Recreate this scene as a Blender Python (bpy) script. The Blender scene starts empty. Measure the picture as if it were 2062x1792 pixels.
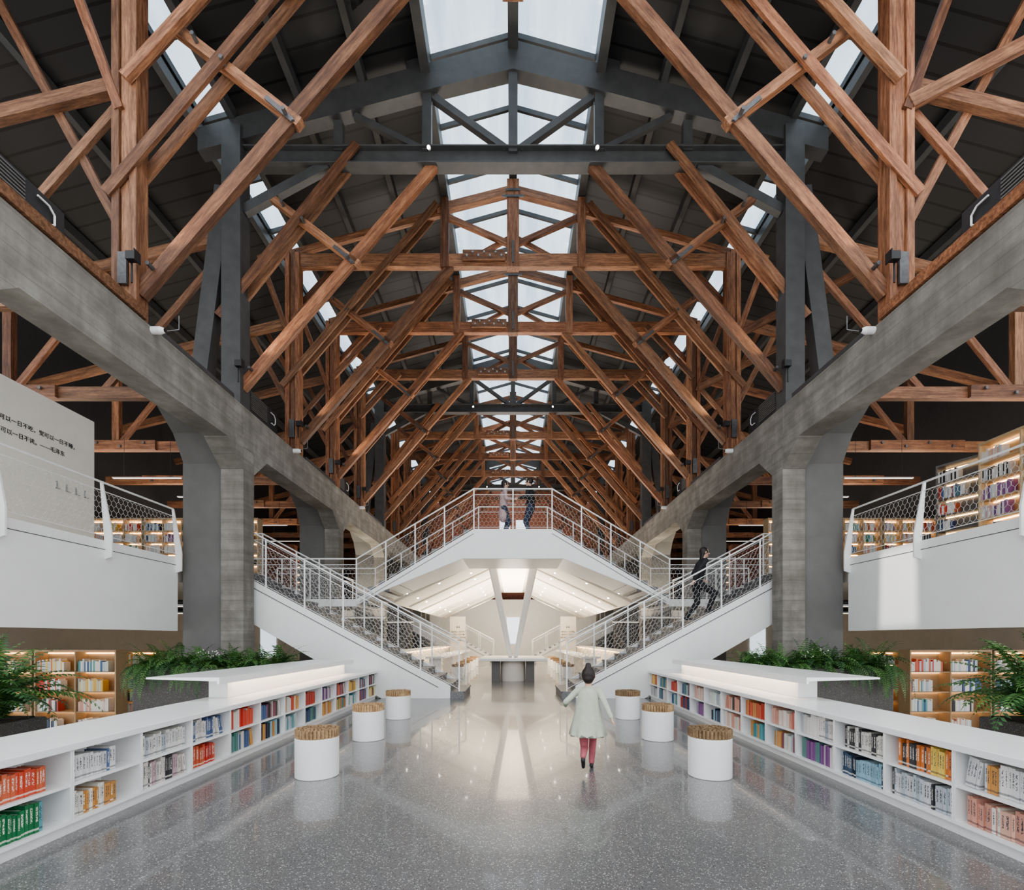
import bpy, bmesh, math, random
from mathutils import Vector, Matrix
random.seed(7)
S=bpy.context.scene; C=S.collection
R=math.radians
# ------------------------------------------------------------------ mesh builder
class MB:
    def __init__(s): s.v=[];s.f=[];s.m=[];s.c=[]
    def add(s,vs,fs,m=0,c=None):
        b=len(s.v); s.v+=[tuple(v) for v in vs]
        for f in fs:
            s.f.append(tuple(i+b for i in f)); s.m.append(m); s.c.append(c)
    def box(s,x0,x1,y0,y1,z0,z1,m=0,c=None,T=None):
        if x0>x1:x0,x1=x1,x0
        if y0>y1:y0,y1=y1,y0
        if z0>z1:z0,z1=z1,z0
        vs=[Vector(p) for p in ((x0,y0,z0),(x1,y0,z0),(x1,y1,z0),(x0,y1,z0),(x0,y0,z1),(x1,y0,z1),(x1,y1,z1),(x0,y1,z1))]
        if T is not None: vs=[T@v for v in vs]
        s.add(vs,[(0,3,2,1),(4,5,6,7),(0,1,5,4),(1,2,6,5),(2,3,7,6),(3,0,4,7)],m,c)
    def beam(s,p0,p1,w,h,m=0):
        p0=Vector(p0);p1=Vector(p1);d=(p1-p0).normalized()
        up=Vector((0,0,1)) if abs(d.z)<.95 else Vector((0,1,0))
        a=d.cross(up).normalized();b=a.cross(d).normalized()
        a*=w/2;b*=h/2
        vs=[p0-a-b,p0+a-b,p0+a+b,p0-a+b,p1-a-b,p1+a-b,p1+a+b,p1-a+b]
        s.add(vs,[(0,1,2,3),(7,6,5,4),(0,4,5,1),(1,5,6,2),(2,6,7,3),(3,7,4,0)],m)
    def tube(s,p0,p1,r,n=8,m=0,r1=None,caps=True):
        p0=Vector(p0);p1=Vector(p1);d=(p1-p0)
        if d.length<1e-7: return
        d.normalize(); r1=r if r1 is None else r1
        up=Vector((0,0,1)) if abs(d.z)<.9 else Vector((0,1,0))
        a=d.cross(up).normalized();b=a.cross(d)
        vs=[];fs=[]
        for i in range(n):
            t=2*math.pi*i/n; o=a*math.cos(t)+b*math.sin(t)
            vs.append(p0+o*r);vs.append(p1+o*r1)
        for i in range(n):
            j=(i+1)%n; fs.append((2*i,2*j,2*j+1,2*i+1))
        if caps:
            fs.append(tuple(2*i for i in range(n)));fs.append(tuple(2*i+1 for i in reversed(range(n))))
        s.add(vs,fs,m)
    def prism(s,poly,axis,a0,a1,m=0):
        n=len(poly);vs=[]
        for a in (a0,a1):
            for u,w in poly: vs.append((u,a,w) if axis=='y' else ((a,u,w) if axis=='x' else (u,w,a)))
        fs=[(i,(i+1)%n,(i+1)%n+n,i+n) for i in range(n)]
        fs.append(tuple(range(n)));fs.append(tuple(reversed(range(n,2*n))))
        s.add(vs,fs,m)
    def cap(s,p0,p1,r0,r1,n=14,F=None,fl=1.0,m=0):
        p0=Vector(p0);p1=Vector(p1);d=p1-p0
        d=d.normalized() if d.length>1e-6 else Vector((0,0,1))
        up=Vector((0,0,1)) if abs(d.z)<.9 else Vector((0,1,0))
        a=d.cross(up).normalized();b=a.cross(d)
        rings=[]
        for k in range(-4,1): 
            t=k/4*math.pi/2; rings.append((p0+d*(r0*math.sin(t)),max(r0*math.cos(t),r0*.03)))
        for k in range(0,5):
            t=k/4*math.pi/2; rings.append((p1+d*(r1*math.sin(t)),max(r1*math.cos(t),r1*.03)))
        vs=[];fs=[]
        for c,r in rings:
            for i in range(n):
                t=2*math.pi*i/n; vs.append(c+(a*math.cos(t)+b*math.sin(t))*r)
        K=len(rings)
        for k in range(K-1):
            for i in range(n):
                j=(i+1)%n; fs.append((k*n+i,k*n+j,(k+1)*n+j,(k+1)*n+i))
        fs.append(tuple(reversed(range(n))));fs.append(tuple((K-1)*n+i for i in range(n)))
        if F is not None:
            F=Vector(F).normalized(); c0=p0
            vs=[v+F*((v-c0).dot(F))*(fl-1) for v in vs]
        s.add(vs,fs,m)
WO={}
def mk(name,mb,mats,parent=None,loc=None,smooth=False,bevel=0,recalc=True,label=None,category=None,group=None,kind=None):
    me=bpy.data.meshes.new(name)
    xs=[v[0] for v in mb.v];ys=[v[1] for v in mb.v];zs=[v[2] for v in mb.v]
    if loc is None: loc=((min(xs)+max(xs))/2,(min(ys)+max(ys))/2,min(zs))
    o=Vector(loc)
    me.from_pydata([(v[0]-o.x,v[1]-o.y,v[2]-o.z) for v in mb.v],[],mb.f)
    if not isinstance(mats,(list,tuple)): mats=[mats]
    for m in mats: me.materials.append(m)
    me.polygons.foreach_set('material_index',mb.m)
    if any(c is not None for c in mb.c):
        at=me.color_attributes.new('Col','FLOAT_COLOR','CORNER')
        k=0
        for p,c in zip(me.polygons,mb.c):
            c=c or (1,1,1)
            for _ in range(p.loop_total):
                at.data[k].color=(c[0],c[1],c[2],1);k+=1
    if recalc or bevel:
        bm=bmesh.new();bm.from_mesh(me)
        if recalc: bmesh.ops.recalc_face_normals(bm,faces=bm.faces)
        if bevel: bmesh.ops.bevel(bm,geom=[e for e in bm.edges if len(e.link_faces)==2 and e.calc_face_angle(0)>.5],offset=bevel,segments=2,affect='EDGES',profile=.5)
        bm.to_mesh(me);bm.free()
    if smooth: me.polygons.foreach_set('use_smooth',[True]*len(me.polygons))
    ob=bpy.data.objects.new(name,me);C.objects.link(ob)
    WO[ob.name]=o
    if parent is not None:
        ob.parent=parent; ob.location=o-WO[parent.name]
    else: ob.location=o
    tag(ob,label,category,group,kind)
    return ob
def tag(ob,label=None,category=None,group=None,kind=None):
    if label: ob['label']=label
    if category: ob['category']=category
    if group: ob['group']=group
    if kind: ob['kind']=kind
def empty(name,loc,label,category,group=None,kind=None):
    e=bpy.data.objects.new(name,None);e.empty_display_size=.2;C.objects.link(e);e.location=loc
    WO[e.name]=Vector(loc);tag(e,label,category,group,kind);return e
def copytree(root,loc,rotz=None):
    n=root.copy();C.objects.link(n);n.location=loc;WO[n.name]=Vector(loc)
    if rotz is not None:n.rotation_euler=(0,0,rotz)
    for ch in list(root.children):
        c=ch.copy();C.objects.link(c);c.parent=n
    return n
# ------------------------------------------------------------------ materials
def newmat(name):
    m=bpy.data.materials.new(name);m.use_nodes=True
    nt=m.node_tree;b=nt.nodes['Principled BSDF'];return m,nt,b
def ramp(nt,fac,stops):
    r=nt.nodes.new('ShaderNodeValToRGB');e=r.color_ramp.elements
    e[0].position=stops[0][0];e[0].color=(*stops[0][1],1)
    e[1].position=stops[-1][0];e[1].color=(*stops[-1][1],1)
    for p,c in stops[1:-1]:
        x=e.new(p);x.color=(*c,1)
    nt.links.new(fac,r.inputs[0]);return r.outputs[0]
def coords(nt,scale=(1,1,1),kind='Object'):
    tc=nt.nodes.new('ShaderNodeTexCoord');mp=nt.nodes.new('ShaderNodeMapping')
    mp.inputs['Scale'].default_value=scale;nt.links.new(tc.outputs[kind],mp.inputs[0]);return mp.outputs[0]
def noise(nt,vec,scale=5,detail=4,rough=.5):
    n=nt.nodes.new('ShaderNodeTexNoise');n.inputs['Scale'].default_value=scale;n.inputs['Detail'].default_value=detail
    n.inputs['Roughness'].default_value=rough
    nt.links.new(vec,n.inputs['Vector']);return n.outputs[0]
def mixc(nt,fac,a,b,mode='MIX'):
    m=nt.nodes.new('ShaderNodeMix');m.data_type='RGBA';m.blend_type=mode
    for k,val in ((0,fac),(6,a),(7,b)):
        if isinstance(val,(int,float)): m.inputs[k].default_value=val
        elif isinstance(val,tuple): m.inputs[k].default_value=(*val,1)
        else: nt.links.new(val,m.inputs[k])
    return m.outputs[2]
def math_(nt,op,a,b=0.0,c=None):
    m=nt.nodes.new('ShaderNodeMath');m.operation=op
    for k,val in enumerate((a,b) if c is None else (a,b,c)):
        if isinstance(val,(int,float)): m.inputs[k].default_value=val
        else: nt.links.new(val,m.inputs[k])
    return m.outputs[0]
def bump(nt,b,h,st=.2,dist=.01):
    n=nt.nodes.new('ShaderNodeBump');n.inputs['Strength'].default_value=st;n.inputs['Distance'].default_value=dist
    nt.links.new(h,n.inputs['Height']);nt.links.new(n.outputs[0],b.inputs['Normal'])
def plain(name,col,rough=.5,var=.08,scale=8,metal=0,emit=None,es=0):
    m,nt,b=newmat(name);v=coords(nt);f=noise(nt,v,scale,3)
    c0=tuple(max(0,x*(1-var)) for x in col);c1=tuple(min(1,x*(1+var)) for x in col)
    nt.links.new(ramp(nt,f,[(.3,c0),(.7,c1)]),b.inputs['Base Color'])
    b.inputs['Roughness'].default_value=rough;b.inputs['Metallic'].default_value=metal
    if emit: b.inputs['Emission Color'].default_value=(*emit,1);b.inputs['Emission Strength'].default_value=es
    return m
def wood(name,c0,c1,c2,sc=(1.2,14,14)):
    m,nt,b=newmat(name);v=coords(nt,sc)
    oi=nt.nodes.new('ShaderNodeObjectInfo')
    vm=nt.nodes.new('ShaderNodeVectorMath');vm.operation='ADD';nt.links.new(v,vm.inputs[0])
    cx=nt.nodes.new('ShaderNodeCombineXYZ');nt.links.new(math_(nt,'MULTIPLY',oi.outputs['Random'],37.0),cx.inputs[0]);nt.links.new(cx.outputs[0],vm.inputs[1])
    f=noise(nt,vm.outputs[0],1.6,7,.62)
    f2=noise(nt,vm.outputs[0],9,3,.5)
    ff=math_(nt,'ADD',math_(nt,'MULTIPLY',f,.7),math_(nt,'MULTIPLY',f2,.3))
    col=ramp(nt,ff,[(.34,c0),(.5,c1),(.66,c2)])
    # weathered stains
    st=noise(nt,coords(nt,(.8,2,2)),1.5,5,.6)
    col=mixc(nt,.6,col,ramp(nt,st,[(.35,(.42,.39,.37)),(.6,(1,1,1))]),'MULTIPLY')
    rr=math_(nt,'FRACT',math_(nt,'MULTIPLY',oi.outputs['Random'],7.3))
    col=mixc(nt,math_(nt,'MULTIPLY',rr,.4),col,ramp(nt,ff,[(.34,(.095,.052,.03)),(.66,(.38,.24,.14))]))
    val=math_(nt,'ADD',math_(nt,'MULTIPLY',oi.outputs['Random'],.85),.6)
    cc=nt.nodes.new('ShaderNodeCombineColor');
    for i in range(3): nt.links.new(val,cc.inputs[i])
    nt.links.new(mixc(nt,1.0,col,cc.outputs[0],'MULTIPLY'),b.inputs['Base Color'])
    b.inputs['Roughness'].default_value=.55;bump(nt,b,ff,.35,.01);return m
M={}
M['wood']=wood('timber',(.090,.034,.018),(.225,.092,.046),(.40,.19,.10))
M['stick']=wood('pale_wood',(.20,.12,.06),(.42,.28,.15),(.60,.43,.25),(6,6,6))
def concrete():
    m,nt,b=newmat('board_marked_concrete');v=coords(nt,(1.2,1.2,1.2))
    f=noise(nt,v,1.3,8,.62);f2=noise(nt,coords(nt,(.5,.5,6)),1.3,4,.5);f3=noise(nt,v,40,3)
    f4=noise(nt,coords(nt,(4,4,.5)),1.0,5,.6)
    sp=nt.nodes.new('ShaderNodeSeparateXYZ');nt.links.new(coords(nt),sp.inputs[0])
    board=math_(nt,'LESS_THAN',math_(nt,'FRACT',math_(nt,'MULTIPLY',sp.outputs[2],4.5)),.05)
    c=ramp(nt,f,[(.3,(.175,.163,.143)),(.5,(.245,.23,.206)),(.7,(.345,.328,.298))])
    c=mixc(nt,.45,c,ramp(nt,f2,[(.35,(.5,.485,.46)),(.65,(1,1,1))]),'MULTIPLY')
    c=mixc(nt,.32,c,ramp(nt,f4,[(.35,(.5,.48,.45)),(.6,(1,1,1))]),'MULTIPLY')
    c=mixc(nt,math_(nt,'MULTIPLY',board,.35),c,(.08,.075,.07))
    nt.links.new(c,b.inputs['Base Color']);b.inputs['Roughness'].default_value=.85
    bump(nt,b,math_(nt,'ADD',f,math_(nt,'MULTIPLY',f3,.3)),.35,.015);return m
M['conc']=concrete()
M['gray']=plain('smooth_gray_render',(.15,.148,.142),.75,.10,2)
M['steel']=plain('charcoal_steel_paint',(.068,.068,.068),.45,.15,4)
M['black']=plain('black_metal',(.02,.02,.022),.4)
M['galv']=plain('galvanised_metal',(.42,.43,.44),.35,.15,20,.6)
M['plate']=plain('dark_iron_plate',(.13,.13,.135),.4,.15,20,.5)
M['wire']=plain('coated_wire',(.56,.56,.55),.4,.03,20)
M['white']=plain('white_paint',(.82,.82,.81),.45,.02,3)
M['whites']=plain('white_solid_surface',(.86,.86,.86),.25,.015,5)
M['plast']=plain('plaster',(.74,.69,.62),.8,.04,4)
M['warmw']=plain('warm_white_ceiling',(.88,.84,.77),.6,.02,4)
M['cream']=plain('cream_shelf',(.50,.385,.25),.55,.04)
M['tan']=plain('tan_shelf',(.40,.28,.165),.55,.05)
M['block']=plain('gray_block',(.16,.155,.15),.5)
M['dark']=plain('dark_board',(.04,.04,.043),.5)
M['soil']=plain('soil',(.04,.03,.02),.95,.3,30)
M['skin']=plain('skin',(.62,.40,.30),.5,.04)
M['hair']=plain('dark_hair',(.02,.014,.012),.5,.3,40)
M['page']=plain('book_pages',(.78,.74,.66),.8,.05,60)
def brick():
    m,nt,b=newmat('red_brick');v=coords(nt,(1,1,1))
    mp=nt.nodes.new('ShaderNodeSeparateXYZ');nt.links.new(v,mp.inputs[0])
    cx=nt.nodes.new('ShaderNodeCombineXYZ');nt.links.new(mp.outputs[0],cx.inputs[0]);nt.links.new(mp.outputs[2],cx.inputs[1])
    bt=nt.nodes.new('ShaderNodeTexBrick');bt.inputs['Scale'].default_value=2.0
    bt.inputs['Color1'].default_value=(.30,.10,.06,1);bt.inputs['Color2'].default_value=(.40,.15,.09,1);bt.inputs['Mortar'].default_value=(.25,.17,.13,1)
    nt.links.new(cx.outputs[0],bt.inputs['Vector']);nt.links.new(bt.outputs[0],b.inputs['Base Color']);b.inputs['Roughness'].default_value=.9;return m
M['brick']=brick()
def terrazzo(name,base,light,dark,rough,scale=55,coat=0.0,cr=.06):
    m,nt,b=newmat(name);v=coords(nt)
    def vor(sc):
        n=nt.nodes.new('ShaderNodeTexVoronoi');n.inputs['Scale'].default_value=sc;nt.links.new(v,n.inputs['Vector'])
        sp=nt.nodes.new('ShaderNodeSeparateColor');nt.links.new(n.outputs['Color'],sp.inputs[0]);return n.outputs['Distance'],sp.outputs[0],sp.outputs[1]
    d,r,g=vor(scale)
    inside=math_(nt,'LESS_THAN',d,.42)
    lt=math_(nt,'MULTIPLY',inside,math_(nt,'GREATER_THAN',r,.82))
    dk=math_(nt,'MULTIPLY',inside,math_(nt,'LESS_THAN',r,.2))
    d2,r2,g2=vor(scale*2.0)
    lt2=math_(nt,'MULTIPLY',math_(nt,'LESS_THAN',d2,.4),math_(nt,'GREATER_THAN',r2,.70))
    big=noise(nt,v,.8,3)
    bc=ramp(nt,big,[(.3,tuple(x*.95 for x in base)),(.7,tuple(x*1.05 for x in base))])
    c=mixc(nt,dk,bc,dark);c=mixc(nt,lt2,c,tuple((a+b_)/2 for a,b_ in zip(base,light)));c=mixc(nt,lt,c,light)
    nt.links.new(c,b.inputs['Base Color']);b.inputs['Roughness'].default_value=rough
    b.inputs['Coat Weight'].default_value=coat;b.inputs['Coat Roughness'].default_value=cr
    return m
M['terr']=terrazzo('polished_terrazzo',(.140,.140,.141),(.44,.44,.43),(.080,.080,.082),.27,98,.5,.045)
M['step']=terrazzo('terrazzo_step',(.17,.17,.175),(.38,.38,.38),(.10,.10,.10),.5,60)
M['plant']=terrazzo('dark_terrazzo_planter',(.075,.07,.066),(.20,.19,.18),(.035,.035,.035),.5,80)
def roofm():
    m,nt,b=newmat('charcoal_roof_boards');v=coords(nt)
    sp=nt.nodes.new('ShaderNodeSeparateXYZ');nt.links.new(v,sp.inputs[0])
    fr=math_(nt,'FRACT',math_(nt,'MULTIPLY',sp.outputs[1],2.2));g=math_(nt,'LESS_THAN',fr,.12)
    c=mixc(nt,g,(.023,.0235,.025),(.006,.006,.007));nt.links.new(c,b.inputs['Base Color']);b.inputs['Roughness'].default_value=.5
    bump(nt,b,math_(nt,'SUBTRACT',1.0,g),.7,.04);return m
M['roof']=roofm()
def glassm():
    m=bpy.data.materials.new('skylight_glass');m.use_nodes=True;nt=m.node_tree;nt.nodes.remove(nt.nodes['Principled BSDF'])
    out=nt.nodes['Material Output'];t=nt.nodes.new('ShaderNodeBsdfTransparent');g=nt.nodes.new('ShaderNodeBsdfGlossy');g.inputs['Roughness'].default_value=.05
    v=coords(nt,(1.6,.25,1));f=noise(nt,v,1.2,4,.5)
    nt.links.new(ramp(nt,f,[(.3,(.70,.78,.84)),(.7,(.90,.95,.98))]),t.inputs[0])
    mx=nt.nodes.new('ShaderNodeMixShader');mx.inputs[0].default_value=.06
    nt.links.new(t.outputs[0],mx.inputs[1]);nt.links.new(g.outputs[0],mx.inputs[2]);nt.links.new(mx.outputs[0],out.inputs[0]);return m
M['glass']=glassm()
def emis(name,col,s):
    return plain(name,col,.5,0,5,0,col,s)
M['led']=emis('warm_led',(1,.66,.35),8)
M['ledc']=emis('counter_led',(1,.80,.58),14)
M['hallfill']=emis('soft_warm_fill',(1,.86,.70),1.9)
M['lin']=emis('linear_light_diffuser',(1,.90,.76),1.3)
M['spot']=emis('spot_lens',(1,.93,.82),24)
M['winlit']=emis('daylit_window',(.80,.90,1),.8)
def bookmat(attr):
    m,nt,b=newmat('book_cover_vertex' if attr else 'book_cover')
    if attr:
        a=nt.nodes.new('ShaderNodeVertexColor');a.layer_name='Col';nt.links.new(a.outputs[0],b.inputs['Base Color'])
    else:
        oi=nt.nodes.new('ShaderNodeObjectInfo');tc=nt.nodes.new('ShaderNodeTexCoord')
        sp=nt.nodes.new('ShaderNodeSeparateXYZ');nt.links.new(tc.outputs['Object'],sp.inputs[0])
        y=math_(nt,'ABSOLUTE',sp.outputs[1]);iny=math_(nt,'LESS_THAN',y,.22)
        z=sp.outputs[2];inz=math_(nt,'MULTIPLY',math_(nt,'GREATER_THAN',z,.36),math_(nt,'LESS_THAN',z,.86))
        mp=nt.nodes.new('ShaderNodeMapping');mp.inputs['Scale'].default_value=(0,7,26);nt.links.new(tc.outputs['Object'],mp.inputs[0])
        cx=nt.nodes.new('ShaderNodeVectorMath');cx.operation='ADD';nt.links.new(mp.outputs[0],cx.inputs[0])
        c3=nt.nodes.new('ShaderNodeCombineXYZ');nt.links.new(math_(nt,'MULTIPLY',oi.outputs['Random'],90.),c3.inputs[0]);nt.links.new(c3.outputs[0],cx.inputs[1])
        nz=math_(nt,'GREATER_THAN',noise(nt,cx.outputs[0],1,0),.5)
        mk_=math_(nt,'MULTIPLY',math_(nt,'MULTIPLY',iny,inz),nz)
        band=math_(nt,'MULTIPLY',math_(nt,'GREATER_THAN',z,.08),math_(nt,'LESS_THAN',z,.15))
        bw=nt.nodes.new('ShaderNodeRGBToBW');nt.links.new(oi.outputs['Color'],bw.inputs[0])
        tcx=mixc(nt,math_(nt,'GREATER_THAN',bw.outputs[0],.3),(.85,.82,.75),(.05,.05,.07))
        c=mixc(nt,mk_,oi.outputs['Color'],tcx)
        c=mixc(nt,math_(nt,'MULTIPLY',band,.6),c,tcx)
        nt.links.new(c,b.inputs['Base Color'])
    b.inputs['Roughness'].default_value=.45;return m
M['book']=bookmat(False);M['bookv']=bookmat(True)
def leafm(n,a,b_):
    m,nt,b=newmat(n);f=noise(nt,coords(nt),7,3);nt.links.new(ramp(nt,f,[(.3,a),(.7,b_)]),b.inputs['Base Color']);b.inputs['Roughness'].default_value=.5;return m
M['leaf']=leafm('fern_leaf',(.035,.105,.025),(.11,.235,.06));M['leaf2']=leafm('dark_leaf',(.02,.065,.025),(.055,.15,.04))
M['flower']=plain('white_flower',(.75,.75,.68),.6)

# ------------------------------------------------------------------ camera & world
cam=bpy.data.cameras.new('camera');co=bpy.data.objects.new('camera',cam);C.objects.link(co);S.camera=co
co.location=(0,0,1.4);co.rotation_euler=(R(90),0,0)
cam.sensor_fit='HORIZONTAL';cam.sensor_width=36;cam.lens=36*1000/2062;cam.shift_y=389/2062;cam.shift_x=-2/2062;cam.clip_end=300;cam.clip_start=.05
w=bpy.data.worlds.new('sky');S.world=w;w.use_nodes=True
bg=w.node_tree.nodes['Background'];bg.inputs[0].default_value=(.93,.965,1,1);bg.inputs[1].default_value=1.5
try:
    S.view_settings.view_transform='AgX';S.view_settings.look='AgX - Medium High Contrast';S.view_settings.exposure=.42
except Exception as e: print(e)

# ------------------------------------------------------------------ shell
YE=42.5
def roofz(x): return 14.75-.28*abs(x)
b=MB()
b.box(-3.9,3.9,-1.5,9.3,-1.1,0);b.box(-7.3,7.3,9.3,YE,-1.1,0)
mk('floor',b,M['terr'],kind='structure',label='polished gray terrazzo floor with pale chips')
b=MB();b.box(-14,14,-1.5,YE,-1.3,-1.1);mk('floor',b,M['plast'],kind='structure')
for s in (-1,1):
    b=MB();b.box(s*7.45,s*14,3,YE,2.65,3.0);mk('floor',b,[M['plast']],kind='structure',label='upper gallery floor slab')
b=MB()
for s in (-1,1):
    for xa,xb in ((1.85,6.25),(6.85,14.2)):
        b.prism([(s*xa,roofz(xa)),(s*xb,roofz(xb)),(s*xb,roofz(xb)+.14),(s*xa,roofz(xa)+.14)],'y',6.0,YE)
mk('ceiling',b,M['roof'],kind='structure',label='dark charcoal boarded pitched roof lining')
wi=1
for s in (-1,1):
    for xa,xb in ((0.06,1.85),(6.25,6.85)):
        b=MB();z=.09
        b.prism([(s*xa,roofz(xa)+z),(s*xb,roofz(xb)+z),(s*xb,roofz(xb)+z+.015),(s*xa,roofz(xa)+z+.015)],'y',6.0,YE)
        mk('window_%d'%wi,b,M['glass'],kind='structure',label='long roof skylight glazing');wi+=1
ti=1
b=MB();b.box(-.11,.11,6.0,YE,14.3,14.8);mk('trim_%d'%ti,b,M['steel'],kind='structure');ti+=1
for s in (-1,1):
    b=MB();b.box(s*1.82,s*2.02,6.0,YE,roofz(2)-.42,roofz(2)+.1);mk('trim_%d'%ti,b,M['steel'],kind='structure');ti+=1
    b=MB()
    for k in range(24):
        y=6.5+k*1.5
        b.prism([(s*.1,roofz(.1)-.02),(s*1.85,roofz(1.85)-.02),(s*1.85,roofz(1.85)+.1),(s*.1,roofz(.1)+.1)],'y',y,y+.06)
        b.prism([(s*6.2,roofz(6.2)-.02),(s*6.9,roofz(6.9)-.02),(s*6.9,roofz(6.9)+.1),(s*6.2,roofz(6.2)+.1)],'y',y,y+.06)
    mk('trim_%d'%ti,b,M['steel'],kind='structure',label='dark skylight glazing bars');ti+=1
    for xx in (3.3,4.7,6.15,6.95,9,11):
        b=MB();b.box(s*(xx-.07),s*(xx+.07),6.0,YE,roofz(xx)-.27,roofz(xx)-.03)
        mk('roof_purlin',b,M['steel'],label='charcoal painted steel roof purlin under boards',category='beam',group='steel roof purlins')
for s in (-1,1):
    b=MB();b.box(s*14,s*14.2,10,YE,-1.3,2.65);mk('wall_left' if s<0 else 'wall_right',b,M['plast'],kind='structure')
    b=MB();b.box(s*14,s*14.2,10,YE,2.65,10.9);mk('wall_left_upper' if s<0 else 'wall_right_upper',b,M['dark'],kind='structure')
b=MB();b.prism([(-14.2,-1.3),(14.2,-1.3),(14.2,10.8),(0,14.8),(-14.2,10.8)],'y',YE,YE+.3);mk('wall_back',b,M['brick'],kind='structure',label='red brick gable end wall')
b=MB()
for x in (-1.15,.25): b.box(x,x+.9,YE-.04,YE-.005,7.2,11.5)
mk('window_%d'%wi,b,M['winlit'],kind='structure');wi+=1
b=MB();b.box(-7.3,7.3,36,36.2,0,4.2);mk('wall_hall_back',b,M['warmw'],kind='structure')
b=MB();b.box(-.5,.5,35.93,35.99,1.0,2.9);mk('window_%d'%wi,b,M['winlit'],kind='structure');wi+=1
b=MB()
for x in (-.5,.5): b.box(x-.04,x+.04,35.88,35.93,1.0,2.9)
mk('trim_%d'%ti,b,M['white'],kind='structure');ti+=1
for s in (-1,1):
    b=MB();b.box(s*7.5,s*14,26,26.15,-1.1,2.65);mk('wall_aisle_left' if s<0 else 'wall_aisle_right',b,M['plast'],kind='structure')
    for k in (1,2):
        b=MB();b.box(s*(9.0+k*3.4),s*(9.8+k*3.4),25.95,25.99,.4,2.1);mk('window_%d'%wi,b,M['winlit'],kind='structure');wi+=1
    b=MB();b.box(s*7.32,s*7.45,3,10.84,1.56,3.15);b.box(s*7.32,s*7.45,11.5,YE-.1,2.3,3.05)
    mk('trim_%d'%ti,b,M['white'],kind='structure',label='white gallery edge fascia');ti+=1
    b=MB();b.box(s*7.315,s*7.325,3,10.84,2.985,2.995);mk('trim_%d'%ti,b,M['dark'],kind='structure',label='thin shadow gap along the fascia');ti+=1
    b=MB();b.box(s*7.46,s*7.5,3,10.84,1.6,2.64);mk('trim_%d'%ti,b,M['dark'],kind='structure');ti+=1
    for y,x,r in ((9.2,8,.05),(10.3,8,.09),(13.5,8,.06),(15,8,.1),(17.5,8,.06)):
        b=MB();b.tube((s*7.6,y,2.38),(s*13.8,y,2.38),r,12)
        for q in (8.5,10.5,12.5): b.tube((s*q,y,2.38),(s*q,y,2.65),.012,6)
        mk('ceiling_pipe',b,M['dark'],label='dark painted service pipe under the gallery slab',category='pipe',group='service pipes under the gallery')

# ------------------------------------------------------------------ concrete columns and haunched beams
cols=[11,17,23,29,35,41]
for s in (-1,1):
    for y in cols:
        b=MB();b.box(s*5.92,s*6.42,y-.1,y+.36,0,5.6)
        root=mk('concrete_column',b,M['conc'],bevel=.012,label='rough board-marked concrete column beside smooth gray pier',category='column',group='concrete columns along the nave')
        b=MB();b.box(s*6.43,s*7.29,y-.04,y+.45,0,6.2)
        mk('pier',b,M['gray'],parent=root,bevel=.01,label='smooth gray rendered pier')
    for y in [5]+cols[:-1]:
        a=y-.1
        poly=[(a,6.5),(a,5.6),(a+.46,5.6),(a+.46,5.12),(a+1.05,5.6),(a+5.4,5.6),(a+6,5.12),(a+6,6.5)]
        b=MB();b.prism(poly,'x',s*5.92,s*6.42)
        root=mk('concrete_beam',b,M['conc'],label='weathered haunched concrete beam spanning between columns',category='beam',group='concrete beams along the nave')
        def arc(c0,sgn):
            return [(c0,5.25),(c0+sgn*.16,5.5),(c0+sgn*.34,5.78),(c0+sgn*.85,6.16),(c0+sgn*1.35,6.27)]
        p=[(a,6.49),(a,6.2),(a+.53,6.2)]+arc(a+.53,1)+list(reversed(arc(a+6.06,-1)))+[(a+6.06,6.49)]
        b=MB();b.prism(p,'x',s*6.43,s*7.27);mk('arched_soffit',b,M['gray'],parent=root,label='smooth gray chamfered haunch beam')
for s in (-1,1):
    b=MB();b.prism([(2,6.52),(8,6.52),(8,6.68),(2,6.68)],'x',s*5.88,s*6.02)
    mk('timber_plate',b,M['wood'],label='long timber wall plate resting on concrete beam',category='beam')
    for y in (8.3,14.3,20.3):
        b=MB();b.box(s*5.95,s*6.1,y,y+2.3,6.505,6.62)
        mk('steel_rail',b,M['steel'],label='dark steel rail on top of concrete beam',category='rail')

# ------------------------------------------------------------------ trusses
def member(root,name,x0,z0,x1,z1,w,h,mat,dy=0,label=None):
    L=math.hypot(x1-x0,z1-z0);b=MB();b.box(-L/2,L/2,-w/2,w/2,-h/2,h/2)
    ob=mk(name,b,mat,loc=(0,0,0),bevel=.004)
    d=Vector((x1-x0,0,z1-z0)).normalized();yv=Vector((0,1,0));zv=d.cross(yv)
    m=Matrix((d,yv,zv)).transposed()
    ob.parent=root;ob.rotation_euler=m.to_euler()
    ob.location=Vector(((x0+x1)/2,dy,(z0+z1)/2))-Vector((0,0,6.5))
    if label: ob['label']=label
    return ob
def small(root,name,b,mat,label=None,smooth=False):
    ob=mk(name,b,mat,loc=(0,0,6.5),smooth=smooth);ob.parent=root;ob.location=(0,0,0)
    if label: ob['label']=label
def bolt(root,x,z,y0,y1,r=.035):
    b=MB();b.tube((x,y0,z),(x,y1,z),r,6);small(root,'bolt',b,M['plate'])
W=M['wood'];ST=M['steel']
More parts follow.
